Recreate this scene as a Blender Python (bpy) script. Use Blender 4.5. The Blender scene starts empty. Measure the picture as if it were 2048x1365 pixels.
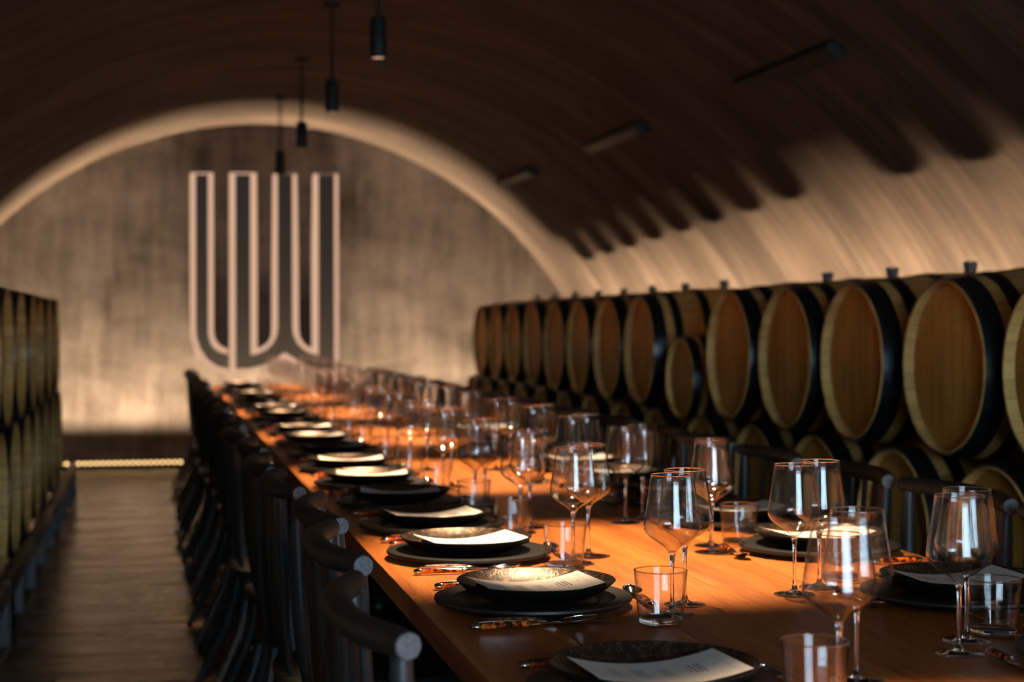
import bpy, bmesh, math, random
from mathutils import Vector, Matrix
random.seed(7)
PI = math.pi
scene = bpy.context.scene
COL = scene.collection

# ------------------------------------------------------------------ camera, world, exposure
CAMZ = 1.243
YAW = math.atan((1024 - 308) / 3300.0)
cam_d = bpy.data.cameras.new('camera')
cam = bpy.data.objects.new('camera', cam_d); COL.objects.link(cam)
cam.location = (0, 0, CAMZ)
cam.rotation_euler = (PI/2 - math.atan(35.5/3300.0), 0, -YAW)
cam_d.sensor_width = 36; cam_d.lens = 3300/2048*36
cam_d.clip_start = .05; cam_d.clip_end = 100
cam_d.dof.use_dof = True; cam_d.dof.focus_distance = 2.78; cam_d.dof.aperture_fstop = 4.0
cam_d.dof.aperture_blades = 0
scene.camera = cam

world = bpy.data.worlds.new('world'); scene.world = world; world.use_nodes = True
bg = world.node_tree.nodes['Background']
bg.inputs[0].default_value = (.56, .80, 1.0, 1); bg.inputs[1].default_value = 15.0

scene.view_settings.view_transform = 'Standard'
scene.view_settings.look = 'None'
scene.view_settings.gamma = 1
scene.view_settings.use_curve_mapping = False
scene.view_settings.exposure = 0.18
cy = scene.cycles
cy.max_bounces = 10; cy.diffuse_bounces = 3; cy.glossy_bounces = 5; cy.transmission_bounces = 8
cy.transparent_max_bounces = 64
cy.caustics_reflective = False; cy.caustics_refractive = False
cy.sample_clamp_indirect = 30.0
cy.use_denoising = True

PENDANT_Y = [1.43, 3.35, 5.27, 7.18, 9.09, 11.0, 12.9]
PEND_X, PEND_Z = .96, 2.40
PEND_W = 410
BAR_STRIP_W = 290      # light strip behind the barrels
END_STRIP_W = 175      # light strip at the end wall
WARM = (1.0, .71, .44)
WARM2 = (1.0, .70, .47)

def area_light(name, loc, rot, sx, sy, power, color, spread):
    d = bpy.data.lights.new(name, 'AREA'); d.shape = 'RECTANGLE'; d.size = sx; d.size_y = sy
    d.energy = power; d.color = color; d.spread = math.radians(spread)
    o = bpy.data.objects.new(name, d); COL.objects.link(o); o.location = loc; o.rotation_euler = rot
    return o
DOOR_Y = -3.0
# portal only: it guides sampling of the daylight that comes through the glazed door
pd = area_light('door_daylight', (.95, DOOR_Y - .12, 1.3), (PI/2, 0, 0), 2.8, 2.6, 1, (1, 1, 1), 180)
pd.data.cycles.is_portal = True
pd.rotation_euler = (PI/2, 0, PI)     # faces into the room (+Y)
area_light('wall_wash_right', (3.62, 5.8, .09), (PI, math.radians(2.5), 0), .03, 16.5, BAR_STRIP_W, WARM2, 33)
area_light('wall_wash_left', (-1.72, 5.2, .09), (PI, math.radians(-7), 0), .03, 14.0, BAR_STRIP_W*.4, WARM2, 30)
area_light('end_wall_wash', (.95, 14.59, .05), (PI + math.radians(-1), 0, 0), 5.6, .07, END_STRIP_W, WARM2, 62)
for y in PENDANT_Y:
    d = bpy.data.lights.new('pendant_spot', 'SPOT'); d.energy = PEND_W; d.color = WARM
    d.spot_size = math.radians(47); d.spot_blend = .62; d.shadow_soft_size = .033
    o = bpy.data.objects.new('pendant_spot', d); COL.objects.link(o); o.location = (PEND_X, y, PEND_Z - .012)

# ------------------------------------------------------------------ helpers
class MB:
    def __init__(s): s.v = []; s.f = []; s.m = []
    def add(s, vs, fs, mi=0):
        b = len(s.v); s.v += [tuple(v) for v in vs]
        for f in fs: s.f.append([b + i for i in f]); s.m.append(mi)
    def box(s, x0, x1, y0, y1, z0, z1, mi=0):
        s.add([(x0,y0,z0),(x1,y0,z0),(x1,y1,z0),(x0,y1,z0),(x0,y0,z1),(x1,y0,z1),(x1,y1,z1),(x0,y1,z1)],
              [(0,3,2,1),(4,5,6,7),(0,1,5,4),(1,2,6,5),(2,3,7,6),(3,0,4,7)], mi)
    def lathe(s, prof, seg=32, axis='Z', org=(0,0,0), mi=0, closed=False):
        vs = []; rings = []
        for r, h in prof:
            if r < 1e-7: rings.append([len(vs)]); vs.append((0, 0, h))
            else:
                rings.append(list(range(len(vs), len(vs)+seg)))
                for k in range(seg):
                    a = 2*PI*k/seg; vs.append((r*math.cos(a), r*math.sin(a), h))
        fs = []
        pr = list(zip(rings, rings[1:]))
        if closed: pr.append((rings[-1], rings[0]))
        for a, b in pr:
            for k in range(seg):
                k2 = (k+1) % seg
                if len(a) == 1 and len(b) == 1: continue
                if len(a) == 1: fs.append((a[0], b[k2], b[k]))
                elif len(b) == 1: fs.append((a[k], a[k2], b[0]))
                else: fs.append((a[k], a[k2], b[k2], b[k]))
        if axis == 'X': vs = [(z, x, y) for x, y, z in vs]
        if axis == 'Y': vs = [(y, z, x) for x, y, z in vs]
        s.add([(x+org[0], y+org[1], z+org[2]) for x, y, z in vs], fs, mi)
    def tube(s, pts, rad, seg=10, flat=1.0, up=None, mi=0, cap=True):
        pts = [Vector(p) for p in pts]; n = len(pts)
        if not hasattr(rad, '__len__'): rad = [rad]*n
        T = []
        for i in range(n):
            t = pts[min(i+1, n-1)] - pts[max(i-1, 0)]; T.append(t.normalized())
        ref = Vector(up) if up else (Vector((0,0,1)) if abs(T[0].z) < .9 else Vector((1,0,0)))
        u = (ref - T[0]*ref.dot(T[0])).normalized()
        vs = []; fs = []
        for i in range(n):
            u = (u - T[i]*u.dot(T[i])).normalized(); w = T[i].cross(u)
            for k in range(seg):
                a = 2*PI*k/seg
                vs.append(pts[i] + u*(rad[i]*flat*math.cos(a)) + w*(rad[i]*math.sin(a)))
        for i in range(n-1):
            for k in range(seg):
                k2 = (k+1) % seg
                fs.append((i*seg+k, i*seg+k2, (i+1)*seg+k2, (i+1)*seg+k))
        if cap:
            fs.append(tuple(reversed(range(seg)))); fs.append(tuple(range((n-1)*seg, n*seg)))
        s.add(vs, fs, mi)
    def prism(s, poly, z0, z1, mi=0):     # poly in XY, extruded in Z
        n = len(poly)
        s.add([(x, y, z0) for x, y in poly] + [(x, y, z1) for x, y in poly],
              [tuple(reversed(range(n))), tuple(range(n, 2*n))] + [(i, (i+1) % n, n+(i+1) % n, n+i) for i in range(n)], mi)
    def build(s, name, mats, parent=None, smooth=True, angle=35, bevel=0, loc=None, fix=True):
        me = bpy.data.meshes.new(name)
        me.from_pydata(s.v, [], s.f)
        if not isinstance(mats, (list, tuple)): mats = [mats]
        for m in mats: me.materials.append(m)
        if len(mats) > 1: me.polygons.foreach_set('material_index', s.m)
        if bevel or fix:
            bm = bmesh.new(); bm.from_mesh(me)
            if fix: bmesh.ops.recalc_face_normals(bm, faces=bm.faces)
            if bevel:
                es = [e for e in bm.edges if len(e.link_faces) == 2 and e.calc_face_angle(0) > .5]
                bmesh.ops.bevel(bm, geom=es, offset=bevel, segments=2, affect='EDGES', profile=.6)
            bm.to_mesh(me); bm.free()
        if smooth:
            me.shade_smooth(); me.set_sharp_from_angle(angle=math.radians(angle))
        o = bpy.data.objects.new(name, me); COL.objects.link(o)
        if parent: o.parent = parent
        if loc: o.location = loc
        return o

def tag(o, label=None, cat=None, group=None, kind=None):
    if label: o['label'] = label
    if cat: o['category'] = cat
    if group: o['group'] = group
    if kind: o['kind'] = kind
    return o
def empty(name, loc=(0,0,0), rz=0):
    o = bpy.data.objects.new(name, None); COL.objects.link(o)
    o.location = loc; o.rotation_euler = (0, 0, rz); o.empty_display_size = .05
    return o
def copy_tree(o, parent=None):
    c = o.copy(); COL.objects.link(c)
    if parent: c.parent = parent
    for ch in kids(o): copy_tree(ch, c)
    return c
_kids = {}
def kids(o):
    if o.name not in _kids: _kids[o.name] = list(o.children)
    return _kids[o.name]
class Kind:
    """first call places the prototype itself, later calls place copies of it and of its parts"""
    def __init__(s, proto): s.p = proto; s.used = False
    def put(s, loc, rot, label, cat, group):
        o = copy_tree(s.p) if s.used else s.p
        if not s.used: copy_src(s.p)
        s.used = True
        o.location = loc; o.rotation_euler = rot if hasattr(rot, '__len__') else (0, 0, rot)
        return tag(o, label, cat, group)
def copy_src(o):
    for c in kids(o): copy_src(c)

# ------------------------------------------------------------------ materials
def mat(name):
    m = bpy.data.materials.new(name); m.use_nodes = True
    nt = m.node_tree; nt.nodes.clear()
    out = nt.nodes.new('ShaderNodeOutputMaterial')
    return m, nt, out
def N(nt, t, **kw):
    n = nt.nodes.new(t)
    for k, v in kw.items():
        if k.startswith('i_'): n.inputs[k[2:].replace('_', ' ')].default_value = v
        else: setattr(n, k, v)
    return n
def L(nt, a, b): nt.links.new(a, b)
def rgb(c): return (c[0], c[1], c[2], 1)
def coords(nt, scale=(1,1,1), kind='Object', rot=(0,0,0), loc=(0,0,0)):
    tc = N(nt, 'ShaderNodeTexCoord'); mp = N(nt, 'ShaderNodeMapping')
    mp.inputs['Scale'].default_value = scale; mp.inputs['Rotation'].default_value = rot; mp.inputs['Location'].default_value = loc
    L(nt, tc.outputs[kind], mp.inputs[0]); return mp.outputs[0]
def noise(nt, vec, scale=5, detail=4, rough=.55, dist=0):
    n = N(nt, 'ShaderNodeTexNoise'); n.inputs['Scale'].default_value = scale; n.inputs['Detail'].default_value = detail
    n.inputs['Roughness'].default_value = rough; n.inputs['Distortion'].default_value = dist
    L(nt, vec, n.inputs['Vector']); return n.outputs['Fac']
def ramp(nt, fac, stops):
    r = N(nt, 'ShaderNodeValToRGB'); e = r.color_ramp.elements
    while len(e) < len(stops): e.new(.5)
    for i, (p, c) in enumerate(stops):
        e[i].position = p; e[i].color = rgb(c) if hasattr(c, '__len__') else (c, c, c, 1)
    L(nt, fac, r.inputs[0]); return r.outputs[0]
def math_(nt, op, a, b=None, c=None):
    n = N(nt, 'ShaderNodeMath', operation=op)
    for i, x in enumerate((a, b, c)):
        if x is None: continue
        if isinstance(x, (int, float)): n.inputs[i].default_value = x
        else: L(nt, x, n.inputs[i])
    return n.outputs[0]
def mixc(nt, fac, a, b, mode='MIX'):
    n = N(nt, 'ShaderNodeMix', data_type='RGBA', blend_type=mode)
    for i, x in ((0, fac), (6, a), (7, b)):
        if isinstance(x, (int, float)): n.inputs[i].default_value = x
        elif isinstance(x, tuple): n.inputs[i].default_value = rgb(x)
        else: L(nt, x, n.inputs[i])
    return n.outputs[2]
def bump(nt, h, strength=.3, dist=.01):
    b = N(nt, 'ShaderNodeBump'); b.inputs['Strength'].default_value = strength; b.inputs['Distance'].default_value = dist
    L(nt, h, b.inputs['Height']); return b.outputs[0]
def principled(nt, out, color, rough=.5, metal=0, spec=.5, normal=None, coat=0):
    p = N(nt, 'ShaderNodeBsdfPrincipled')
    for key, x in (('Base Color', color), ('Roughness', rough), ('Metallic', metal), ('Specular IOR Level', spec), ('Coat Weight', coat)):
        if isinstance(x, (int, float)): p.inputs[key].default_value = x
        elif isinstance(x, tuple): p.inputs[key].default_value = rgb(x)
        else: L(nt, x, p.inputs[key])
    if normal is not None: L(nt, normal, p.inputs['Normal'])
    L(nt, p.outputs[0], out.inputs[0]); return p
def simple(name, color, rough=.5, metal=0, spec=.5, nscale=0, namt=.15, bstr=0, coat=0):
    m, nt, out = mat(name)
    col = color; nrm = None
    if nscale:
        v = coords(nt); f = noise(nt, v, nscale, 5)
        col = mixc(nt, 1.0, ramp(nt, f, [(.3, 1-namt*2), (.7, 1.0)]), color, 'MULTIPLY')
        if bstr: nrm = bump(nt, f, bstr, .004)
    principled(nt, out, col, rough, metal, spec, nrm, coat); return m
def sep(nt, vec):
    s = N(nt, 'ShaderNodeSeparateXYZ'); L(nt, vec, s.inputs[0]); return s.outputs

def concrete(name, axis, c_dark, c_mid, c_lite, wl=.0145):
    """ribbed shuttered concrete: fine ribs counted along one axis, drawn-out stains across it"""
    m, nt, out = mat(name)
    k = (.35, 5, .35) if axis == 1 else (1.5, 1, 1.3)
    a = noise(nt, coords(nt, k), 1.0, 5, .6, .3)
    b = noise(nt, coords(nt, (.5, .9, .5) if axis == 1 else (.7, 1, 1.7)), 1.9, 6, .62, .4)
    c = noise(nt, coords(nt, (.8, 22, .8) if axis == 1 else (9, 1, 1.2)), 1.3, 4, .6)
    g = noise(nt, coords(nt), 55, 3, .6)
    s = math_(nt, 'ADD', math_(nt, 'MULTIPLY', a, .36), math_(nt, 'MULTIPLY', b, .33))
    s = math_(nt, 'ADD', s, math_(nt, 'MULTIPLY', c, .24)); s = math_(nt, 'ADD', s, math_(nt, 'MULTIPLY', g, .08))
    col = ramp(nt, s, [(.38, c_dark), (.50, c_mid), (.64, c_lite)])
    ax = sep(nt, coords(nt))[axis]
    # ribs, slightly broken up
    w = math_(nt, 'SINE', math_(nt, 'MULTIPLY', ax, 2*PI/wl))
    brk = ramp(nt, noise(nt, coords(nt, (6, 40, 6) if axis == 1 else (40, 6, 6)), 1, 2), [(.35, .45), (.6, 1.0)])
    w2 = math_(nt, 'MULTIPLY', w, brk)
    shade = math_(nt, 'ADD', math_(nt, 'MULTIPLY', w2, .24), .80)
    col = mixc(nt, 1.0, col, shade, 'MULTIPLY')
    h = math_(nt, 'ADD', math_(nt, 'MULTIPLY', w2, .5), math_(nt, 'MULTIPLY', g, .8))
    principled(nt, out, col, .85, 0, .25, bump(nt, h, .55, .004)); return m
M = {}
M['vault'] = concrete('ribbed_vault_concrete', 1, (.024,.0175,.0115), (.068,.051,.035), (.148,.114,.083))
M['endwall'] = concrete('ribbed_end_wall_concrete', 0, (.085,.070,.055), (.21,.18,.147), (.37,.315,.265), .0135)

def floor_mat():
    m, nt, out = mat('polished_dark_floor')
    a = noise(nt, coords(nt, (.5, 6, 1)), 1.2, 5, .6); b = noise(nt, coords(nt, (1, 2.2, 1)), 2.0, 5, .6)
    s = math_(nt, 'ADD', math_(nt, 'MULTIPLY', a, .6), math_(nt, 'MULTIPLY', b, .4))
    col = ramp(nt, s, [(.35, (.030,.020,.011)), (.5, (.095,.063,.035)), (.66, (.19,.13,.078))])
    r = ramp(nt, s, [(.35, .34), (.65, .20)])
    p = principled(nt, out, col, r, 0, .6, bump(nt, a, .12, .01)); return m
M['floor'] = floor_mat()

def table_mat():
    m, nt, out = mat('oiled_table_wood')
    oi = N(nt, 'ShaderNodeObjectInfo')
    tc = N(nt, 'ShaderNodeTexCoord'); geo = N(nt, 'ShaderNodeNewGeometry')
    mp = N(nt, 'ShaderNodeMapping'); mp.inputs['Scale'].default_value = (1, .05, 1)
    off = N(nt, 'ShaderNodeVectorMath', operation='ADD'); L(nt, tc.outputs['Object'], off.inputs[0])
    cmb = N(nt, 'ShaderNodeCombineXYZ'); L(nt, math_(nt, 'MULTIPLY', oi.outputs['Random'], 40), cmb.inputs[1]); L(nt, cmb.outputs[0], off.inputs[1])
    L(nt, off.outputs[0], mp.inputs[0]); v = mp.outputs[0]
    a = noise(nt, v, 14, 6, .6, .6); b = noise(nt, v, 120, 3, .7); c = noise(nt, v, 420, 2, .6)
    s = math_(nt, 'ADD', math_(nt, 'MULTIPLY', a, .5), math_(nt, 'MULTIPLY', b, .3)); s = math_(nt, 'ADD', s, math_(nt, 'MULTIPLY', c, .2))
    col = ramp(nt, s, [(.34, (.17,.045,.008)), (.46, (.37,.108,.020)), (.58, (.54,.175,.034)), (.7, (.62,.24,.06))])
    t = ramp(nt, oi.outputs['Random'], [(0, .86), (1, 1.06)])
    col = mixc(nt, 1.0, col, t, 'MULTIPLY')
    principled(nt, out, col, ramp(nt, s, [(.3, .46), (.7, .36)]), 0, .45, bump(nt, math_(nt, 'ADD', b, c), .10, .002)); return m
M['table'] = table_mat()

def oak(name, stave):
    m, nt, out = mat(name)
    oi = N(nt, 'ShaderNodeObjectInfo')
    xyz = sep(nt, coords(nt))
    if stave:
        ang = math_(nt, 'ARCTAN2', xyz[1], xyz[2]); q = math_(nt, 'MULTIPLY', ang, 30/(2*PI))
        v = coords(nt, (1.2, 14, 14))
    else:
        q = math_(nt, 'MULTIPLY', xyz[1], 1/.072); v = coords(nt, (14, 14, 1.0))
    wn = N(nt, 'ShaderNodeTexWhiteNoise', noise_dimensions='2D')
    cb = N(nt, 'ShaderNodeCombineXYZ'); L(nt, math_(nt, 'FLOOR', q), cb.inputs[0]); L(nt, math_(nt, 'FLOOR', math_(nt, 'MULTIPLY', oi.outputs['Random'], 97)), cb.inputs[1])
    L(nt, cb.outputs[0], wn.inputs['Vector'])
    fr = math_(nt, 'FRACT', q); edge = math_(nt, 'ABSOLUTE', math_(nt, 'SUBTRACT', fr, .5))
    joint = ramp(nt, edge, [(.465, 1.0), (.495, .45)])
    n = noise(nt, v, 4, 6, .65, .5)
    s = math_(nt, 'ADD', math_(nt, 'MULTIPLY', n, .75), math_(nt, 'MULTIPLY', wn.outputs['Value'], .22))
    col = ramp(nt, s, [(.25, (.48,.265,.075)), (.5, (.76,.45,.135)), (.72, (.88,.58,.21))])
    if not stave: col = ramp(nt, s, [(.25, (.48,.25,.040)), (.5, (.76,.43,.080)), (.72, (.86,.54,.13))])
    col = mixc(nt, 1.0, col, joint, 'MULTIPLY')
    stain = ramp(nt, noise(nt, coords(nt), 9, 4, .7), [(.28, .55), (.42, 1.0)])
    col = mixc(nt, .5, col, mixc(nt, 1.0, col, stain, 'MULTIPLY'))
    tint = ramp(nt, oi.outputs['Random'], [(0, .72), (1, 1.05)])
    col = mixc(nt, 1.0, col, tint, 'MULTIPLY')
    h = math_(nt, 'ADD', joint, math_(nt, 'MULTIPLY', n, .3))
    principled(nt, out, col, .6, 0, .35, bump(nt, h, .35, .002)); return m
M['stave'] = oak('oak_staves', True); M['head'] = oak('oak_barrel_head', False)
M['hoop'] = simple('black_steel_hoop', (.045,.048,.052), .30, .8, .5, 30, .2, .05)
M['bung'] = simple('grey_silicone_bung', (.16,.165,.17), .6, 0, .4)
M['rack'] = simple('dark_rack_steel', (.05,.05,.052), .45, .6, .5, 20, .25, .08)
def chair_mat(name, base, r):
    m, nt, out = mat(name)
    n = noise(nt, coords(nt, (60, 60, 3)), 1, 4, .6)
    col = mixc(nt, 1.0, ramp(nt, n, [(.3, .6), (.7, 1.2)]), base, 'MULTIPLY')
    principled(nt, out, col, r, 0, .5, bump(nt, n, .25, .002)); return m
M['chair'] = chair_mat('black_stained_ash', (.024,.026,.028), .46)
M['rail'] = chair_mat('dark_brown_black_bentwood', (.020,.015,.011), .6)
M['endgrain'] = simple('sawn_end_grain', (.16,.17,.18), .6, 0, .4, 160, .25, .1)
M['black_metal'] = simple('black_lacquered_metal', (.010,.011,.012), .55, 0, .3)
M['plate'] = simple('matt_black_stoneware', (.014,.012,.0105), .46, 0, .5, 60, .15, .06)
M['bowl'] = simple('satin_black_stoneware', (.009,.008,.0075), .32, 0, .5, 80, .15, .05)
def glaze_mat():
    m, nt, out = mat('speckled_bronze_glaze')
    n = noise(nt, coords(nt), 300, 3, .7); n2 = noise(nt, coords(nt), 90, 2, .5)
    s = math_(nt, 'ADD', math_(nt, 'MULTIPLY', n, .6), math_(nt, 'MULTIPLY', n2, .4))
    col = ramp(nt, s, [(.46, (.008,.006,.004)), (.52, (.09,.055,.034)), (.60, (.30,.20,.13))])
    me = ramp(nt, s, [(.44, 0.0), (.52, .75)])
    principled(nt, out, col, .34, me, .6, bump(nt, s, .5, .002)); return m
M['glaze'] = glaze_mat()
M['paper'] = simple('cream_card', (.82,.76,.70), .7, 0, .2)
M['ink'] = simple('dark_ink', (.045,.04,.035), .8, 0, .1)
M['napkin'] = simple('black_linen', (.012,.012,.013), .85, 0, .25, 300, .2, .3)
M['steel'] = simple('polished_steel', (.62,.60,.57), .13, 1.0)
def horn_mat():
    m, nt, out = mat('amber_tortoiseshell')
    n = noise(nt, coords(nt), 95, 3, .6, .5)
    col = ramp(nt, n, [(.42, (.03,.004,.001)), (.5, (.35,.05,.006)), (.60, (.85,.20,.02))])
    principled(nt, out, col, .12, 0, .7, None, .6); return m
M['horn'] = horn_mat()
def thin_glass():
    m, nt, out = mat('thin_clear_glass')
    lw = N(nt, 'ShaderNodeLayerWeight'); lw.inputs['Blend'].default_value = .5
    f = lw.outputs['Facing']
    fr = math_(nt, 'ADD', math_(nt, 'MULTIPLY', math_(nt, 'POWER', f, 4.5), .92), .052)
    tr = N(nt, 'ShaderNodeBsdfTransparent'); gl = N(nt, 'ShaderNodeBsdfGlossy'); gl.inputs['Roughness'].default_value = .08
    L(nt, ramp(nt, f, [(0, .99), (.62, .95), (.85, .70), (1, .40)]), tr.inputs[0])
    mx = N(nt, 'ShaderNodeMixShader'); L(nt, fr, mx.inputs[0]); L(nt, tr.outputs[0], mx.inputs[1]); L(nt, gl.outputs[0], mx.inputs[2])
    L(nt, mx.outputs[0], out.inputs[0]); return m
M['glass'] = thin_glass()
def solid_glass():
    m, nt, out = mat('solid_clear_glass'); g = N(nt, 'ShaderNodeBsdfGlass'); g.inputs['IOR'].default_value = 1.5; g.inputs['Roughness'].default_value = 0
    L(nt, g.outputs[0], out.inputs[0]); return m
M['glass_solid'] = solid_glass()
def emit(name, col, st):
    m, nt, out = mat(name); e = N(nt, 'ShaderNodeEmission'); e.inputs[0].default_value = rgb(col); e.inputs[1].default_value = st
    L(nt, e.outputs[0], out.inputs[0]); return m
M['lamp_glow'] = emit('lamp_lens_glow', (1.0,.52,.36), .95)
M['led'] = emit('strip_led_glow', (1.0,.60,.25), 3.0)
M['halo'] = emit('emblem_lit_edge', (1.0,.60,.40), .66)
M['emblem'] = simple('dark_bronze_panel', (.035,.031,.025), .5, .2, .5)
M['door'] = simple('door_frame_paint', (.03,.03,.03), .5)

# ------------------------------------------------------------------ the tunnel shell
VX, VZ, VR = .95, -.2, 3.2
YN, YF = -3.0, 14.75
def struct(name, mb, m, **kw): return tag(mb.build(name, m, **kw), kind='structure')
def vault_piece(name, a0, a1, n):
    mb = MB(); vs = []; fs = []
    ys = [YN - .3, YF + .3]
    for i in range(n+1):
        a = a0 + (a1-a0)*i/n
        for r in (VR, VR + .25):
            for y in ys: vs.append((VX + r*math.cos(a), y, VZ + r*math.sin(a)))
    for i in range(n):
        b = i*4; c = b + 4
        fs += [(b, b+1, c+1, c), (b+2, c+2, c+3, b+3), (b, c, c+2, b+2), (b+1, b+3, c+3, c+1)]
    fs += [(0, 2, 3, 1), (n*4, n*4+1, n*4+3, n*4+2)]
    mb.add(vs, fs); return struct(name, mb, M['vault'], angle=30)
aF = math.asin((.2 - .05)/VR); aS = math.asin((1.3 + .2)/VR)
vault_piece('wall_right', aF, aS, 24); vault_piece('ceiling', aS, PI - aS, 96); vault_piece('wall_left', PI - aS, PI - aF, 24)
mb = MB(); mb.box(VX-3.4, VX+3.4, YN-.3, YF+.3, -.15, 0); struct('floor', mb, M['floor'])
def arch_poly(r, zf=0.0, n=64):
    a0 = math.asin((zf - VZ)/r)
    return [(VX + r*math.cos(a0 + (PI-2*a0)*i/n), VZ + r*math.sin(a0 + (PI-2*a0)*i/n)) for i in range(n+1)]
poly = arch_poly(VR + .1)
mb = MB(); n = len(poly)
mb.add([(x, YF, z) for x, z in poly] + [(x, YF+.3, z) for x, z in poly],
       [tuple(range(n)), tuple(reversed(range(n, 2*n)))] + [(i, n+i, n+(i+1) % n, (i+1) % n) for i in range(n)])
struct('wall_far', mb, M['endwall'], angle=30)
# near wall with the door opening (behind the camera)
DX0, DX1, DZ = -.45, 2.35, 2.6
mb = MB()
mb.box(VX-3.3, DX0, YN-.25, YN, 0, 3.05); mb.box(DX1, VX+3.3, YN-.25, YN, 0, 3.05); mb.box(DX0, DX1, YN-.25, YN, DZ, 3.05)
struct('wall_near', mb, M['endwall'])
mb = MB()
for x0, x1 in ((DX0, DX0+.08), (.06, .16), (1.78, 1.90), (DX1-.09, DX1)): mb.box(x0, x1, YN-.16, YN-.04, 0, DZ)
mb.box(DX0, DX1, YN-.16, YN-.04, DZ-.08, DZ); mb.box(DX0, DX1, YN-.16, YN-.04, 0, .12)
mb.box(DX0, DX1, YN-.14, YN-.06, 1.03, 1.08)
dr = struct('door_1', mb, M['door'])
for x0, x1 in ((DX0+.08, .06), (.16, 1.78), (1.90, DX1-.09)):
    mb = MB(); mb.box(x0, x1, YN-.105, YN-.10, .12, DZ-.08); mb.build('pane', M['glass'], dr)

# recessed channel at the foot of the far wall
mb = MB(); mb.box(VX-2.85, VX+2.85, 14.50, 14.56, 0, .035); mb.box(VX-2.85, VX+2.85, 14.62, 14.65, 0, .035); mb.box(VX-2.85, VX+2.85, 14.56, 14.62, 0, .012)
strip = empty('floor_light_strip', (0, 0, 0)); tag(strip, 'glowing strip of small floor lights along foot of far end wall', 'floor light')
h = MB(); h.v = [(x, y, z) for x, y, z in mb.v]; h.f = mb.f; h.m = mb.m; h.build('housing', M['black_metal'], strip)
led0 = MB(); led0.lathe([(0, .0), (.014, .0), (.014, .012), (.009, .019), (0, .021)], 10)
l0 = None
for i in range(112):
    x = VX - 2.78 + i*.05
    if l0 is None: l0 = led0.build('lamp_bead', M['led'], strip); c = l0
    else: c = l0.copy(); COL.objects.link(c)
    c.location = (x, 14.53, .035)

# ------------------------------------------------------------------ emblem on the far wall
def wall_pt(cx, cyy, Y=14.68):
    px, py = 340 + cx/3.1025, 320 + cyy/3.1025
    u = px - 308; c, s = math.cos(YAW), math.sin(YAW)
    X = u*Y*c/(3300/c - s*u); D = Y*c + X*s
    return (X, CAMZ + (647 - py)*D/3300)
J = [(168,100),(230,100),(230,1075),(238,1125),(260,1168),(298,1198),(350,1213),(350,1287),(300,1277),(240,1236),(196,1172),(172,1100),(168,1050)]
W = [(415,100),(492,100),(492,1224),(545,1212),(600,1187),(645,1145),(670,1092),(677,1040),(677,100),(752,100),(752,1040),(759,1092),
     (784,1145),(829,1187),(880,1212),(930,1224),(930,100),(1012,100),(1012,1290),(940,1288),(870,1272),(800,1240),(745,1207),(712,1186),(680,1207),(630,1240),(560,1272),(490,1288),(415,1290)]
JB = [(122,76),(274,76),(274,1070),(282,1110),(306,1144),(330,1160),(364,1172),(364,1328),(290,1318),(215,1272),(158,1200),(130,1110),(123,1050)]
WB = [(366,76),(542,76),(545,600),(544,1166),(575,1155),(604,1134),(624,1098),(628,1045),(630,600),(636,84),(792,84),(800,600),(802,1045),(808,1095),(828,1132),(852,1153),
      (878,1164),(876,600),(884,84),(1048,84),(1052,1334),(930,1326),(860,1312),(790,1282),(742,1256),(712,1240),(684,1256),(636,1282),(560,1312),(490,1326),(366,1330)]
def offset(poly, d):
    n = len(poly); out = []
    A = sum(poly[i][0]*poly[(i+1) % n][1] - poly[(i+1) % n][0]*poly[i][1] for i in range(n)); sg = 1 if A > 0 else -1
    for i in range(n):
        p0, p1, p2 = Vector(poly[i-1]), Vector(poly[i]), Vector(poly[(i+1) % n])
        a = (p1-p0).normalized(); b = (p2-p1).normalized()
        m_ = (Vector((a.y, -a.x)) + Vector((b.y, -b.x)))*sg; m_.normalize()
        out.append(tuple(p1 + m_*(d/max(.6, m_.dot(Vector((a.y, -a.x))*sg)))))
    return out
def plate(name, poly, y0, y1, m, parent):
    n = len(poly); mb = MB()
    mb.add([(x, y0, z) for x, z in poly] + [(x, y1, z) for x, z in poly],
           [tuple(range(n)), tuple(reversed(range(n, 2*n)))] + [(i, n+i, n+(i+1) % n, (i+1) % n) for i in range(n)])
    return mb.build(name, m, parent, angle=25)
em = empty('emblem', (0, 0, 0)); tag(em, 'tall dark four-bar lettermark with glowing pink edges on far wall', 'emblem')
for P, B in ((J, JB), (W, WB)):
    pw = [wall_pt(x, y) for x, y in offset(P, 9)]; pb = [wall_pt(x, y) for x, y in offset(B, -4)]
    plate('casing', pb, 14.700, 14.749, M['black_metal'], em)
    plate('lit_border', pb, 14.688, 14.699, M['halo'], em)
    plate('letter_face', pw, 14.674, 14.687, M['emblem'], em)

# ------------------------------------------------------------------ vault fixtures
def slot(y0, y1, label):
    t = empty('slot_light', (2.80, (y0+y1)/2, 2.41))
    ang = math.atan2(2.41 - VZ, 2.80 - VX); hl = (y1-y0)/2
    mb = MB(); mb.box(-.042, .042, -hl, hl, -.018, .03)
    mb2 = MB(); mb2.box(-.022, .022, -hl+.06, hl-.06, -.022, -.017)
    a = mb.build('housing', M['black_metal'], t, bevel=.006); b = mb2.build('diffuser', M['rack'], t)
    t.rotation_euler = (0, -(ang - PI/2), 0)
    tag(t, label, 'ceiling light', 'slot lights in the vault')
    r = math.hypot(2.80-VX, 2.41-VZ); k = (VR - .03)/r
    t.location.x = VX + (2.80-VX)*k; t.location.z = VZ + (2.41-VZ)*k
slot(6.46, 7.62, 'long black slot light in the curved vault, nearest and highest of three')
slot(9.26, 10.5, 'black slot light in the curved vault, middle one of three')
slot(12.1, 13.3, 'small black slot light in the curved vault, farthest, close to the bright arch')

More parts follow.
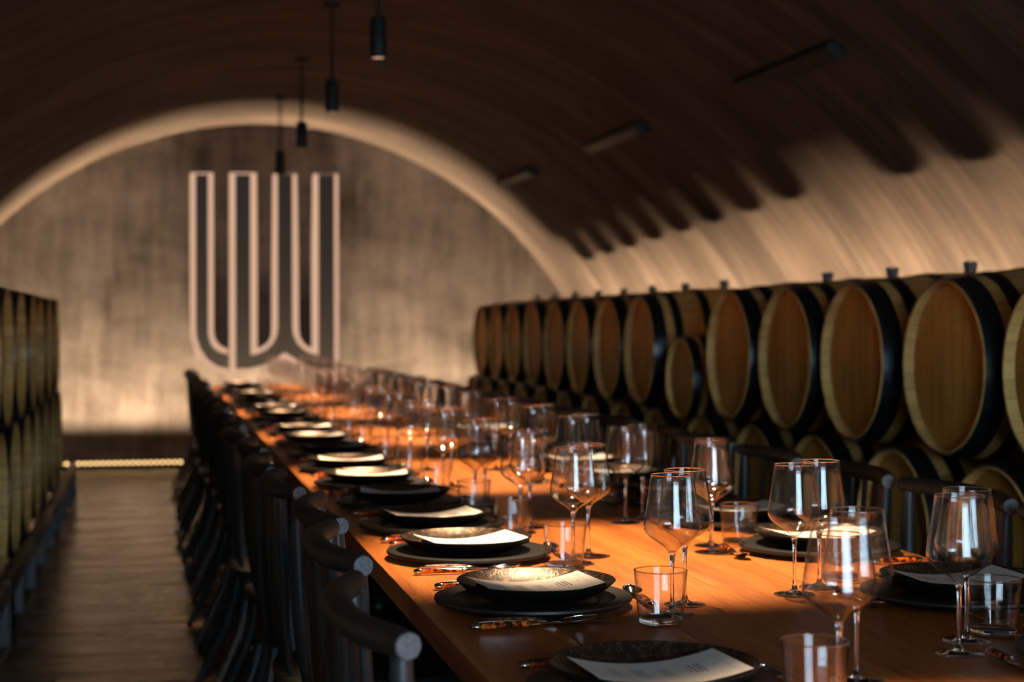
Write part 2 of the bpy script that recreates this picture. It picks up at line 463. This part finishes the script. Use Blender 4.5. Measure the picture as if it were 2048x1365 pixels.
# ------------------------------------------------------------------ pendants
def pendant():
    t = empty('pendant_light')
    top = math.sqrt(VR**2 - (PEND_X-VX)**2) + VZ - PEND_Z
    mb = MB(); mb.lathe([(.030,.003),(.036,0),(.037,.004),(.037,.075),(.034,.079),(.034,.083),(.037,.087),(.037,.165),(.031,.18),(.014,.186),(0,.186)], 24)
    mb.build('lamp_body', M['black_metal'], t)
    mb = MB(); mb.lathe([(0,.006),(.0335,.006),(.0335,.010),(0,.010)], 24); mb.build('lens', M['lamp_glow'], t)
    mb = MB(); mb.tube([(0,0,.18),(0,0,top-.02)], .0085, 10); mb.build('rod', M['black_metal'], t)
    mb = MB(); mb.lathe([(0,top-.03),(.03,top-.03),(.05,top-.014),(.055,top-.004),(.055,top),(0,top)], 24); mb.build('canopy', M['black_metal'], t)
    return t
pk = Kind(pendant())
pl = {7.18: 'black cylinder pendant, nearest in view, hanging at top centre', 9.09: 'black cylinder pendant on a rod, second in view from the front',
      11.0: 'black cylinder pendant on a rod, third in view, overlapping the bright arch', 12.9: 'small black cylinder pendant, farthest, above the emblem'}
for y in PENDANT_Y:
    if y > 6: pk.put((PEND_X, y, PEND_Z), 0, pl[y], 'pendant light', 'row of pendant lights over the table')
    else: pk.put((PEND_X, y, PEND_Z), 0, 'black cylinder pendant above the picture edge, hung over the %s place settings' % {1.43: 'first', 3.35: 'third', 5.27: 'seventh'}[y], 'pendant light', 'row of pendant lights over the table')

# ------------------------------------------------------------------ barrels
RB, RH, LB = .329, .281, .475
def barrel(scale=1.0, name='wine_barrel'):
    t = empty(name); rb, rh, lb = RB*scale, RH*scale, LB*scale
    R = lambda x: rb - (rb-rh)*(abs(x)/lb)**1.9
    xs = [-lb + 2*lb*i/22 for i in range(23)]
    rec, th = .037*scale, .0085*scale
    prof = [(R(-lb)-th-.003, -lb+rec), (R(-lb)-th, -lb+.001), (R(-lb)-.004, -lb)] + [(R(x), x) for x in xs[0:1]] + [(R(x), x) for x in xs[1:]] + \
           [(R(lb)-.004, lb), (R(lb)-th, lb-.001), (R(lb)-th-.003, lb-rec)]
    prof[3] = (R(-lb), -lb+.004)
    mb = MB(); mb.lathe(prof, 60, 'X'); mb.build('staves', M['stave'], t, loc=(0, 0, rb), fix=False)
    for s, nm in ((-1, 'barrel_head'), (1, 'barrel_head')):
        x = s*(lb - rec); mb = MB()
        mb.lathe([(0, x), (rh-th-.012, x), (rh-th-.001, x + s*-.004), (rh-th-.001, x - s*.02), (0, x - s*.02)], 48, 'X')
        mb.build(nm, M['head'], t, loc=(0, 0, rb))
    for c, w in ((-.435, .066), (-.338, .046), (-.180, .044), (.180, .044), (.338, .046), (.435, .066)):
        c *= scale; w *= scale; mb = MB(); a, b = c-w/2, c+w/2
        if abs(c) > .4*scale: a, b = (-lb+.003, b) if c < 0 else (a, lb-.003)
        mb.lathe([(R(a)-.002, a), (R(a)+.0035, a), (R((a+b)/2)+.0035, (a+b)/2), (R(b)+.0035, b), (R(b)-.002, b)], 60, 'X', closed=True)
        for k in (0, 1):
            ang = PI*.62 + .03; rr = R(c)+.003
            mb.lathe([(0, .004), (.005, .002), (.007, 0)], 8, 'Z', (c + (k-.5)*w*.45, -rr*math.sin(ang)*1.0, rr*math.cos(ang)))
        mb.build('hoop', M['hoop'], t, loc=(0, 0, rb))
    if scale == 1.0:
        mb = MB(); mb.lathe([(0, 2*rb-.02), (.020, 2*rb-.02), (.023, 2*rb+.006), (.027, 2*rb+.034), (.026, 2*rb+.040), (.014, 2*rb+.040), (.012, 2*rb+.036), (0, 2*rb+.036)], 20)
        mb.build('bung', M['bung'], t)
    return t
bk = Kind(barrel()); skl = Kind(barrel(.69, 'small_wine_barrel'))
ORD = ['nearest','second','third','fourth','fifth','sixth','seventh','eighth','ninth','tenth','eleventh','twelfth','thirteenth','fourteenth','fifteenth','sixteenth','seventeenth','eighteenth','nineteenth','twentieth']
def face_x(y): return 2.478 + max(0, (y-8))*.016
top_y = [3.56, 4.23, 4.90, 5.61, 6.27, 6.935, 7.63, 8.32, 9.0, 9.68, 10.345, 11.015, 11.69, 12.355, 13.02]
ZT, ZB = 1.102, .530
vis = ORD[:]; vi = 0
for i, y in enumerate(top_y):
    if i == 6: continue
    if i == 0: lb = 'pale oak wine barrel of the upper right row, just outside the picture edge'
    elif i == 1: lb = 'pale oak wine barrel cut off by the right picture edge, upper right row'
    else:
        lb = 'oak wine barrel with black hoops, upper right row, %s whole one from the front' % ('first' if vi == 0 else ORD[vi]); vi += 1
    bk.put((face_x(y)+LB, y, ZT-RB), (0, 0, random.uniform(-.012, .012)), lb, 'barrel', 'oak barrels in the upper right row')
ys = [3.22] + [(a+b)/2 for a, b in zip(top_y, top_y[1:])] + [13.35]
for i, y in enumerate(ys):
    bk.put((face_x(y)+LB-.01, y, ZB-RB), (0, 0, random.uniform(-.01, .01)),
           'oak wine barrel in the lower right row behind the chairs, %s from the front' % ('first' if i == 0 else ORD[i]), 'barrel', 'oak barrels in the lower right row')
skl.put((2.478+.475*.69, 7.63, .977-RB*.69), (0, 0, .03), 'small oak barrel nested lower between the large barrels of upper right row', 'small barrel', None)
lx = -.58 - LB
ly_top = [4.35+.675*i for i in range(10)]
for i, y in enumerate(ly_top):
    bk.put((lx + random.uniform(-.008,.008), y, ZT-RB), (0, 0, random.uniform(-.01,.01)), 'oak wine barrel in the upper left row, %s from the far end' % ('first' if i == 9 else ORD[9-i]), 'barrel', 'oak barrels in the upper left row')
for i in range(11):
    y = 4.35 - .3375 + .675*i
    bk.put((lx, y, ZB-RB), (0, 0, 0), 'oak wine barrel in the lower left row, %s from the far end' % ('first' if i == 10 else ORD[10-i]), 'barrel', 'oak barrels in the lower left row')

def rack(x0, x1, y0, y1, label, group):
    t = empty('barrel_rack', ((x0+x1)/2, (y0+y1)/2, 0)); hx, hy = (x1-x0)/2, (y1-y0)/2
    for s in (-1, 1):
        mb = MB(); mb.box(s*hx-.02, s*hx+.02, -hy+.01, hy-.01, .215, .28); mb.build('rail', M['rack'], t, bevel=.004)
        mb = MB(); mb.box(s*hx-.02, s*hx+.02, -hy+.01, hy-.01, .0, .05); mb.build('bottom_rail', M['rack'], t, bevel=.004)
        mb = MB(); mb.box(s*.30-.02, s*.30+.02, -hy+.01, hy-.01, .13, .212); mb.build('cradle_bar', M['rack'], t, bevel=.004)
        for q in (-1, 0, 1):
            mb = MB(); mb.box(s*hx-.018, s*hx+.018, q*(hy-.04)-.02, q*(hy-.04)+.02, .05, .215); mb.build('foot', M['rack'], t)
    for q in (-1, 1):
        mb = MB(); mb.box(-hx+.02, hx-.02, q*(hy-.05)-.02, q*(hy-.05)+.02, .07, .13); mb.build('cross_bar', M['rack'], t)
    return tag(t, label, 'barrel rack', group)
for i in range(6):
    y0 = 3.65 + i*1.37
    rack(-1.565, -.545, y0, y0+1.35, 'dark steel rack under the left barrels, %s from the far end' % ('first' if i == 5 else ORD[5-i]), 'racks under the left barrels')
for i in range(8):
    y0 = 2.86 + i*1.37
    fx = face_x(y0 + .67) - .01; rack(fx - .036, fx + 2*LB + .036, y0, y0+1.35, 'dark steel rack under the right barrels, %s from the front' % ('first' if i == 0 else ORD[i]), 'racks under the right barrels')

# ------------------------------------------------------------------ table
TX0, TX1, TY0, TY1, TZ = .449, 1.59, .35, 13.40, .75
tb = empty('dining_table', ((TX0+TX1)/2, (TY0+TY1)/2, 0)); tag(tb, 'very long orange-brown wooden banquet table laid for dinner', 'table')
cx, cyy_ = (TX0+TX1)/2, (TY0+TY1)/2
NB = 6; bw = (TX1-TX0)/NB; cuts = [TY0, 2.95, 5.56, 8.17, 10.78, TY1]
for i in range(NB):
    for a, b in zip(cuts, cuts[1:]):
        mb = MB(); x0 = TX0 + i*bw - cx; mb.box(x0+.0003, x0+bw-.0003, a-cyy_+.0003, b-cyy_-.0003, TZ-.045, TZ)
        mb.build('board', M['table'], tb, bevel=.0012 if 0 < i < NB-1 else .0025)
mb = MB(); mb.box(-.36, .36, -6.2, 6.2, TZ-.10, TZ-.046); mb.build('apron', M['black_metal'], tb)
for k in range(6):
    y = -5.9 + k*2.36
    mb = MB(); mb.box(-.04, .04, y-.05, y+.05, .05, TZ-.1); mb.box(-.10, .10, y-.06, y+.06, .0, .05); mb.build('leg', M['black_metal'], tb)

# ------------------------------------------------------------------ chairs
def smooth_path(pts, n=4):
    P = [Vector(p) for p in pts]; out = []
    for i in range(len(P)-1):
        p0 = P[max(i-1, 0)]; p1 = P[i]; p2 = P[i+1]; p3 = P[min(i+2, len(P)-1)]
        for k in range(n):
            t = k/n
            out.append(.5*((2*p1) + (p2-p0)*t + (2*p0-5*p1+4*p2-p3)*t*t + (3*p1-p0-3*p2+p3)*t**3))
    out.append(P[-1]); return out
def chair():
    t = empty('dining_chair')
    # thick steam-bent top rail
    half = [(.058,-.244),(.047,-.205),(.026,-.150),(.013,-.08),(.010,0)]
    pts = [(x, y, .875) for x, y in half] + [(x, -y, .875) for x, y in reversed(half[:-1])]
    pp = smooth_path(pts, 5); n = len(pp)
    rad = [.0165 + .0035*math.sin(PI*i/(n-1)) for i in range(n)]
    mb = MB(); mb.tube(pp, rad, 18); r = mb.build('top_rail', M['rail'], t)
    for s in (0, -1):
        e = pp[s]; d = (pp[0]-pp[1]).normalized() if s == 0 else (pp[-1]-pp[-2]).normalized()
        mb = MB(); mb.tube([e - d*.001, e + d*.0015], [.0163, .0150], 18); mb.build('end_cap', M['endgrain'], r)
    # seat, slightly dished saddle with rounded corners
    out = []
    for k in range(32):
        a = 2*PI*k/32; ca, sa = math.cos(a), math.sin(a)
        x = .235 + .215*math.copysign(abs(ca)**.55, ca); y = (.215 - .02*(1 if ca < 0 else 0)*abs(ca))*math.copysign(abs(sa)**.55, sa)
        out.append((x, y))
    cxs = .235; mb = MB(); vs = []; fs = []
    for ring, (k, z) in enumerate([(0, .446), (.5, .447), (.85, .452), (.97, .455), (1.0, .448), (.99, .430), (.9, .420), (0, .420)]):
        if k == 0: vs.append((cxs, 0, z)); continue
        for x, y in out: vs.append((cxs + (x-cxs)*k, y*k, z))
    for j in range(32): fs.append((0, 1+j, 1+(j+1) % 32))
    for rg in range(5):
        for j in range(32):
            a = 1+rg*32+j; b = 1+rg*32+(j+1) % 32; fs.append((a, a+32, b+32, b))
    last = len(vs)-1
    for j in range(32): fs.append((last, 1+5*32+(j+1) % 32, 1+5*32+j))
    mb.add(vs, fs); mb.build('seat', M['chair'], t, angle=50)
    # back posts and spindles
    for s in (-1, 1):
        p = smooth_path([(.054, s*.218, .862), (.060, s*.210, .70), (.075, s*.200, .52), (.085, s*.188, .44)], 4)
        mb = MB(); mb.tube(p, [.013+.006*math.sin(PI*i/(len(p)-1)) for i in range(len(p))], 12); mb.build('back_post', M['chair'], t)
    for k in (-2, -1, 0, 1, 2):
        y = k*.066; x = .013 + .009*abs(k)**1.6*.3
        p = smooth_path([(x, y*1.08, .866), (x+.012, y*1.0, .70), (.040, y*.88, .55), (.052, y*.82, .44)], 3)
        mb = MB(); mb.tube(p, [.009]*3 + [.0115]*(len(p)-6) + [.009]*3, 8, flat=.8); mb.build('spindle', M['chair'], t)
    # legs
    for s in (-1, 1):
        p = smooth_path([(.07, s*.165, .43), (.035, s*.185, .26), (-.035, s*.205, .10), (-.085, s*.215, .0)], 4)
        mb = MB(); mb.tube(p, [.018-.006*i/(len(p)-1) for i in range(len(p))], 10); mb.build('leg', M['chair'], t)
        p = [(.39, s*.165, .43), (.405, s*.185, .22), (.42, s*.205, 0)]
        mb = MB(); mb.tube(p, [.018, .015, .012], 10); mb.build('leg', M['chair'], t)
        mb = MB(); mb.tube([(.028, s*.189, .235), (.402, s*.184, .235)], .008, 8); mb.build('stretcher', M['chair'], t)
    mb = MB(); mb.tube([(.215, -.186, .235), (.215, .186, .235)], .008, 8); mb.build('stretcher', M['chair'], t)
    return t
ck = Kind(chair())

# ------------------------------------------------------------------ tableware
def charger():
    mb = MB()
    mb.lathe([(0,.004),(.095,.004),(.100,.003),(.102,0),(.106,0),(.112,.003),(.165,.009),(.1705,.011),(.173,.0145),(.172,.0185),(.168,.020),
              (.125,.0165),(.121,.0145),(.116,.0105),(.112,.0100),(0,.0100)], 64)
    return mb.build('charger_plate', M['plate'])
def bowl():
    t = empty('pasta_bowl')
    mb = MB()
    outer = [(0,.003),(.070,.003),(.072,0),(.076,0),(.078,.0035),(.096,.009),(.114,.0165),(.128,.0255),(.1375,.0345)]
    mb.lathe(outer + [(.1390,.0363),(.1380,.0376),(.1355,.0370)], 56); mb.build('bowl_shell', M['bowl'], t)
    mb = MB(); mb.lathe([(.1355,.0370),(.124,.0276),(.108,.0195),(.086,.0125),(.062,.0082),(.03,.0068),(0,.0066)], 56); mb.build('inner_glaze', M['glaze'], t, fix=False)
    tag(kids(t)[1], 'speckled bronze glazed inside')
    return t
SL, SW = .105, .068         # half length (x) and half width (y) of the card
def sagz(x): return .0200 + .0150*(abs(x)/SL)**2.0
def sheet(x0, x1, y0, y1, z_of, th, nx=14, ny=1):
    vs = []; fs = []
    for lay in (0, 1):
        for i in range(nx+1):
            for j in range(ny+1):
                x = x0+(x1-x0)*i/nx; y = y0+(y1-y0)*j/ny
                vs.append((x, y, z_of(x) + (th if lay else 0)))
    def id(l, i, j): return l*(nx+1)*(ny+1) + i*(ny+1) + j
    for i in range(nx):
        for j in range(ny):
            fs.append((id(1,i,j), id(1,i+1,j), id(1,i+1,j+1), id(1,i,j+1))); fs.append((id(0,i,j), id(0,i,j+1), id(0,i+1,j+1), id(0,i+1,j)))
        fs.append((id(0,i,0), id(0,i+1,0), id(1,i+1,0), id(1,i,0))); fs.append((id(0,i,ny), id(1,i,ny), id(1,i+1,ny), id(0,i+1,ny)))
    for i in (0, nx):
        for j in range(ny): fs.append((id(0,i,j), id(1,i,j), id(1,i,j+1), id(0,i,j+1)))
    return vs, fs
def menu():
    t = empty('menu_card')
    mb = MB(); mb.add(*sheet(-SL, SL, -SW, SW, sagz, .0005, 20)); mb.build('card', M['paper'], t)
    # printed lines; they run across the card, the head of the page is at +x
    mb = MB(); rnd = random.Random(3)
    def line(x, half, thick, gap=True, y0=0):
        y = -half
        while y < half:
            w = rnd.uniform(.004, .011) if gap else 2*half
            y2 = min(y+w, half); z = sagz(x) + .0007; z2 = sagz(x+thick) + .0007
            mb.add([(x, y+y0, z), (x+thick, y+y0, z2), (x+thick, y2+y0, z2), (x, y2+y0, z)], [(0, 1, 2, 3)])
            y = y2 + .0018
    line(.090, .046, .0004, False); line(-.090, .046, .0004, False)
    for x, hw in ((.081,.006),(.078,.004)): line(x, hw, .0006)
    for x, hw, th in ((.060,.024,.0022),(.0545,.020,.0022),(.048,.022,.0022),(.042,.015,.0016)): line(x, hw, th)
    line(.030, .006, .0008)
    for x, hw in ((.016,.024),(.0125,.020),(.009,.017),(.004,.022)): line(x, hw, .0010)
    line(-.006, .005, .0008)
    for x, hw in ((-.018,.026),(-.0215,.022),(-.025,.025),(-.0285,.018),(-.032,.024)): line(x, hw, .0010)
    line(-.044, .006, .0008)
    for x, hw in ((-.056,.026),(-.0595,.021),(-.063,.024),(-.0665,.020)): line(x, hw, .0010)
    mb.build('printed_text', M['ink'], t, fix=False)
    return t
def napkin():
    mb = MB()
    zf = lambda x: .0095 + .0110*(abs(x)/.1)**2
    vs, fs = sheet(-.088, .113, -.062, .050, zf, .0072, 12, 6)
    vs = [(x, y + .004*math.sin(x*60), z + (.0010*math.sin(y*140 + x*30) if k >= len(vs)//2 else 0)) for k, (x, y, z) in enumerate(vs)]
    mb.add(vs, fs); return mb.build('napkin', M['napkin'], angle=60)
def handle(t, L0=.108):
    # tapered tortoiseshell handle with steel bolsters at both ends; runs from x=0 to x=L0
    p = [(.012,0,.0075),(.03,0,.0080),(.055,0,.0085),(.080,0,.0080),(L0-.012,0,.0072)]
    h = MB(); h.tube(p, [.0068,.0074,.0070,.0062,.0060], 12, flat=.78); h.build('handle', M['horn'], t)
    b = MB(); b.tube([(0,0,.0062),(.004,0,.0072),(.012,0,.0075),(.0145,0,.0077)], [.0045,.0070,.0073,.0070], 12, flat=.82); b.build('butt_cap', M['steel'], t)
    b = MB(); b.tube([(L0-.014,0,.0072),(L0-.010,0,.0072),(L0,0,.0068),(L0+.006,0,.0062)], [.0062,.0068,.0064,.0040], 12, flat=.82); b.build('bolster', M['steel'], t)
    b = MB(); b.tube([(.012,0,.0140),(.03,0,.0146),(.055,0,.0148),(.08,0,.0138),(L0-.012,0,.0124)], [.0016]*5, 6); b.build('spine', M['steel'], t)
def knife():
    t = empty('table_knife'); handle(t)
    prof = [(.108,.0052),(.130,.0080),(.170,.0092),(.205,.0078),(.224,.0030),(.229,-.0050)]
    bot = [(.224,-.0060),(.17,-.0066),(.13,-.0060),(.108,-.0040)]
    poly = prof + bot; mb = MB(); mb.prism([(x, z) for x, z in poly], -.0009, .0009)
    mb.v = [(x, y, z + .0060) for x, y, z in mb.v]; mb.build('blade', M['steel'], t); return t
def spoon(s=1.0, name='table_spoon'):
    t = empty(name); handle(t, .108*s)
    L0 = .108*s
    mb = MB(); mb.tube(smooth_path([(L0, 0, .0066), (L0+.025*s, 0, .0075), (L0+.045*s, 0, .0052)], 4), [.0032]*5 + [.0026]*4, 8, flat=.7); mb.build('neck', M['steel'], t)
    vs = []; fs = []; nu, nv = 20, 6; cxx = L0 + .073*s; a, b = .034*s, .021*s
    for lay in (0, 1):
        for j in range(nv+1):
            r = j/nv
            for i in range(nu):
                an = 2*PI*i/nu; x = cxx + a*r*math.cos(an); y = b*r*math.sin(an)*(1 - .12*math.cos(an))
                z = .0015 + .0075*r*r + .0070*(x-cxx+a)/(2*a)*r + lay*.0011
                vs.append((x, y, z))
    R = (nv+1)*nu
    for lay in (0, 1):
        for j in range(nv):
            for i in range(nu):
                q = [lay*R+j*nu+i, lay*R+j*nu+(i+1) % nu, lay*R+(j+1)*nu+(i+1) % nu, lay*R+(j+1)*nu+i]
                fs.append(q if lay else q[::-1])
    for i in range(nu): fs.append((nv*nu+i, nv*nu+(i+1) % nu, R+nv*nu+(i+1) % nu, R+nv*nu+i))
    mb = MB(); mb.add(vs, fs); mb.build('spoon_bowl', M['steel'], t, angle=60, fix=False); return t
def fork():
    t = empty('table_fork'); handle(t); L0 = .108
    mb = MB(); mb.tube(smooth_path([(L0, 0, .0066), (L0+.03, 0, .0080), (L0+.052, 0, .0050)], 4), [.0032]*5+[.0028]*4, 8, flat=.7); mb.build('neck', M['steel'], t)
    mb = MB(); zf = lambda x: .0045 - .0035*math.sin(PI*min(1, max(0, (x-.155)/.07))) + .012*max(0, (x-.185)/.045)**2
    vs, fs = [], []
    xs = [.155,.160,.168,.178]; ws = [.004,.009,.0118,.0122]
    for i, (x, w) in enumerate(zip(xs, ws)):
        vs += [(x,-w,zf(x)),(x,w,zf(x)),(x,w,zf(x)+.0016),(x,-w,zf(x)+.0016)]
    for i in range(3):
        b = i*4
        for k in range(4): fs.append((b+k, b+(k+1) % 4, b+4+(k+1) % 4, b+4+k))
    fs += [(0,1,2,3),(12,15,14,13)]; mb.add(vs, fs)
    for k in (-1.5,-.5,.5,1.5):
        p = [(x, k*.0066, zf(x)+.0008) for x in (.176,.190,.205,.218,.228)]
        mb.tube(p, [.0021,.0020,.0018,.0015,.0008], 6, flat=.6)
    mb.build('fork_head', M['steel'], t); return t
def wine_glass():
    t = empty('wine_glass'); G = M['glass']
    outer = [(.0060,.1010),(.0075,.1065),(.0115,.1120),(.0185,.1175),(.0285,.1238),(.0385,.1308),(.0458,.1385),(.0486,.1465),(.0488,.1515),(.0478,.160),(.0450,.177),(.0418,.197),(.0388,.217),(.0364,.2350)]
    inner = [(r-.0009, z+.0004) for r, z in outer[1:-1]]
    prof = outer + [(.0369,.2356),(.0364,.2363),(.0358,.2361),(.0355,.2352)] + inner[::-1] + [(.0066,.1075),(0,.1062)]
    mb = MB(); mb.lathe(prof, 48); mb.build('glass_bowl', G, t, angle=60)
    mb = MB(); mb.lathe([(.0362+.0009*math.cos(2*PI*k/8), .2364+.0009*math.sin(2*PI*k/8)) for k in range(8)], 48, closed=True); mb.build('rim', M['glass_solid'], t, angle=80)
    mb = MB(); mb.lathe([(0,.1058),(.0048,.1055),(.0056,.1020),(.0050,.0990),(.0042,.0950),(.0034,.080),(.0032,.055),(.0034,.030),(.0040,.018),(.0056,.0105),(.009,.0068),(.012,.0055),(0,.0055)], 20)
    mb.build('stem', M['glass_solid'], t, angle=60)
    mb = MB(); mb.lathe([(0,.0054),(.0122,.0054),(.020,.0036),(.030,.0024),(.0365,.0018),(.0375,.0010),(.0365,.0002),(0,.0002)], 40)
    mb.build('foot', M['glass_solid'], t, angle=60); return t
def tumbler():
    t = empty('water_tumbler')
    mb = MB(); mb.lathe([(.0365,.0080),(.0385,.020),(.0440,.0855),(.0435,.0865),(.0428,.0862),(.0372,.022),(.0352,.0095)], 44); mb.build('glass_wall', M['glass'], t, angle=60)
    mb = MB(); mb.lathe([(.0434+.0011*math.cos(2*PI*k/8), .0872+.0011*math.sin(2*PI*k/8)) for k in range(8)], 48, closed=True); mb.build('rim', M['glass_solid'], t, angle=80)
    mb = MB(); mb.lathe([(0,.0004),(.0330,.0004),(.0352,.0018),(.0362,.005),(.0364,.0078),(.0350,.0092),(.0335,.0088),(0,.0078)], 40); mb.build('glass_base', M['glass_solid'], t, angle=60)
    return t
K = {n: Kind(f) for n, f in dict(charger=charger(), bowl=bowl(), menu=menu(), napkin=napkin(), knife=knife(), spoon=spoon(), fork=fork(),
     dessert=spoon(.82, 'dessert_spoon'), wine=wine_glass(), tumbler=tumbler()).items()}

left_y = [2.08, 2.80, 3.40, 3.88, 4.41, 4.94, 5.49, 6.07, 6.67, 7.27] + [7.27 + .6*k for k in range(1, 10)]
right_y = [2.15, 2.70, 3.33, 3.84, 4.33, 4.87, 5.37, 5.92, 6.48, 7.05] + [7.05 + .59*k for k in range(1, 11)]
# measured places of the nearest glasses (pairs, then tumbler), relative to the plate; others follow a rule
gl_left = {0: [(.222,-.085),(.300,.035),(.180,-.105)], 1: [(.213,-.13),(.26,-.05),(.168,-.205)], 2: [(.197,-.115),(.253,-.025),(.165,-.17)],
           3: [(.200,-.09),(.236,-.015),(.165,-.15)], 4: [(.182,-.15),(.221,-.07),(.16,-.235)]}
gl_right = {0: [(-.228,.108),(-.170,.195),(-.098,.245)], 1: [(-.258,.12),(-.195,.175),(-.11,.27)], 2: [(-.226,.05),(-.20,.13),(-.12,.17)],
            3: [(-.261,.08),(-.20,.15),(-.13,.21)], 4: [(-.273,.08),(-.22,.15),(-.14,.22)]}
ORD2 = ['front','second','third','fourth','fifth','sixth','seventh','eighth','ninth','tenth','eleventh','twelfth','thirteenth','fourteenth','fifteenth','sixteenth','seventeenth','eighteenth','nineteenth','twentieth']
chair_dx = [-.012, .018, .043, .012, .0, .01, -.01]
def setting(side, i, y):
    s = 1 if side == 'left' else -1
    px = .645 if s > 0 else 1.40
    px += random.uniform(-.008, .008)*(i > 4)
    where = '%s place of the table\'s %s side' % (ORD2[i], side)
    rz = 0 if s > 0 else PI
    R = Matrix.Rotation(rz, 3, 'Z')
    def W_(dx, dy, z=TZ): v = R @ Vector((dx, dy, 0)); return (px+v.x, y+v.y, z)
    j = lambda a: random.uniform(-a, a)
    gp = side + ' side'
    K['charger'].put((px, y, TZ), j(1), 'wide matt black charger plate, ' + where, 'plate', 'charger plates, ' + gp)
    K['bowl'].put((px+j(.006), y+j(.006), TZ+.0100), j(3), 'black bowl with speckled bronze inside, ' + where, 'bowl', 'bowls, ' + gp)
    ma = {('left', 1): .10, ('left', 2): .16, ('left', 3): .10, ('left', 0): .06}.get((side, i), j(.12))
    K['napkin'].put((px, y, TZ+.0115), rz+ma+j(.06), 'folded black napkin lying in the bowl, ' + where, 'napkin', 'napkins, ' + gp)
    K['menu'].put((px, y - s*.011, TZ+.0130), (0, 0, rz+ma), 'curved white menu card on the bowl, ' + where, 'menu', 'menu cards, ' + gp)
    if y < 9.2:
        K['knife'].put(W_(-.135, -.188), rz+j(.03), 'steel knife with amber handle, ' + where, 'knife', 'knives, ' + gp)
        K['spoon'].put(W_(-.150, -.213), rz+j(.03)+.02, 'steel spoon with amber handle beside the knife, ' + where, 'spoon', 'spoons, ' + gp)
        K['fork'].put(W_(-.140, .202), rz+j(.04), 'steel fork with amber handle, ' + where, 'fork', 'forks, ' + gp)
        K['dessert'].put(W_(.193, -.085), rz+PI/2+j(.08), 'small dessert spoon above the plate, ' + where, 'spoon', 'dessert spoons, ' + gp)
    tabl = gl_left if s > 0 else gl_right
    if i in tabl: g = tabl[i]
    elif s > 0: g = [(.195+j(.01), -.12+j(.015)), (.245+j(.012), -.035+j(.015)), (.165+j(.008), -.205+j(.012))]
    else: g = [(-.262+j(.01), .07+j(.015)), (-.205+j(.01), .145+j(.012)), (-.125+j(.008), .225+j(.012))]
    va, vb = Vector(g[0]), Vector(g[1]); dd = (vb-va).length
    if dd < .101:                       # the two bowls must clear each other
        q = (vb-va).normalized()*(.101-dd)/2; va -= q; vb += q; g = [tuple(va), tuple(vb), g[2]]
    K['wine'].put((px+g[0][0], y+g[0][1], TZ), j(3), 'empty wine glass, nearer one of the pair, ' + where, 'wine glass', 'wine glasses, ' + gp)
    K['wine'].put((px+g[1][0], y+g[1][1], TZ), j(3), 'empty wine glass, farther one of the pair, ' + where, 'wine glass', 'wine glasses, ' + gp)
    K['tumbler'].put((px+g[2][0], y+g[2][1], TZ), j(3), 'empty water tumbler, ' + where, 'tumbler', 'water tumblers, ' + gp)
    # chair
    if s > 0:
        dx = chair_dx[i] if i < len(chair_dx) else j(.02)
        cyy = [2.10, 2.73, 3.23, 3.81, 4.33, 4.94][i] if i < 6 else y + j(.03)
        ck.put((.234+dx, cyy, 0), j(.05), 'black spindle-back chair with thick bent rail, ' + where, 'chair', 'chairs, left side')
    else:
        cyy = {2: 3.26, 3: 3.80, 4: 4.31, 5: 4.86, 6: 5.36}.get(i, y + j(.03))
        ck.put((1.728+j(.01), cyy, 0), PI + j(.05), 'black spindle-back chair with thick bent rail, ' + where, 'chair', 'chairs, right side')
for i, y in enumerate(left_y): setting('left', i, y)
for i, y in enumerate(right_y): setting('right', i, y)
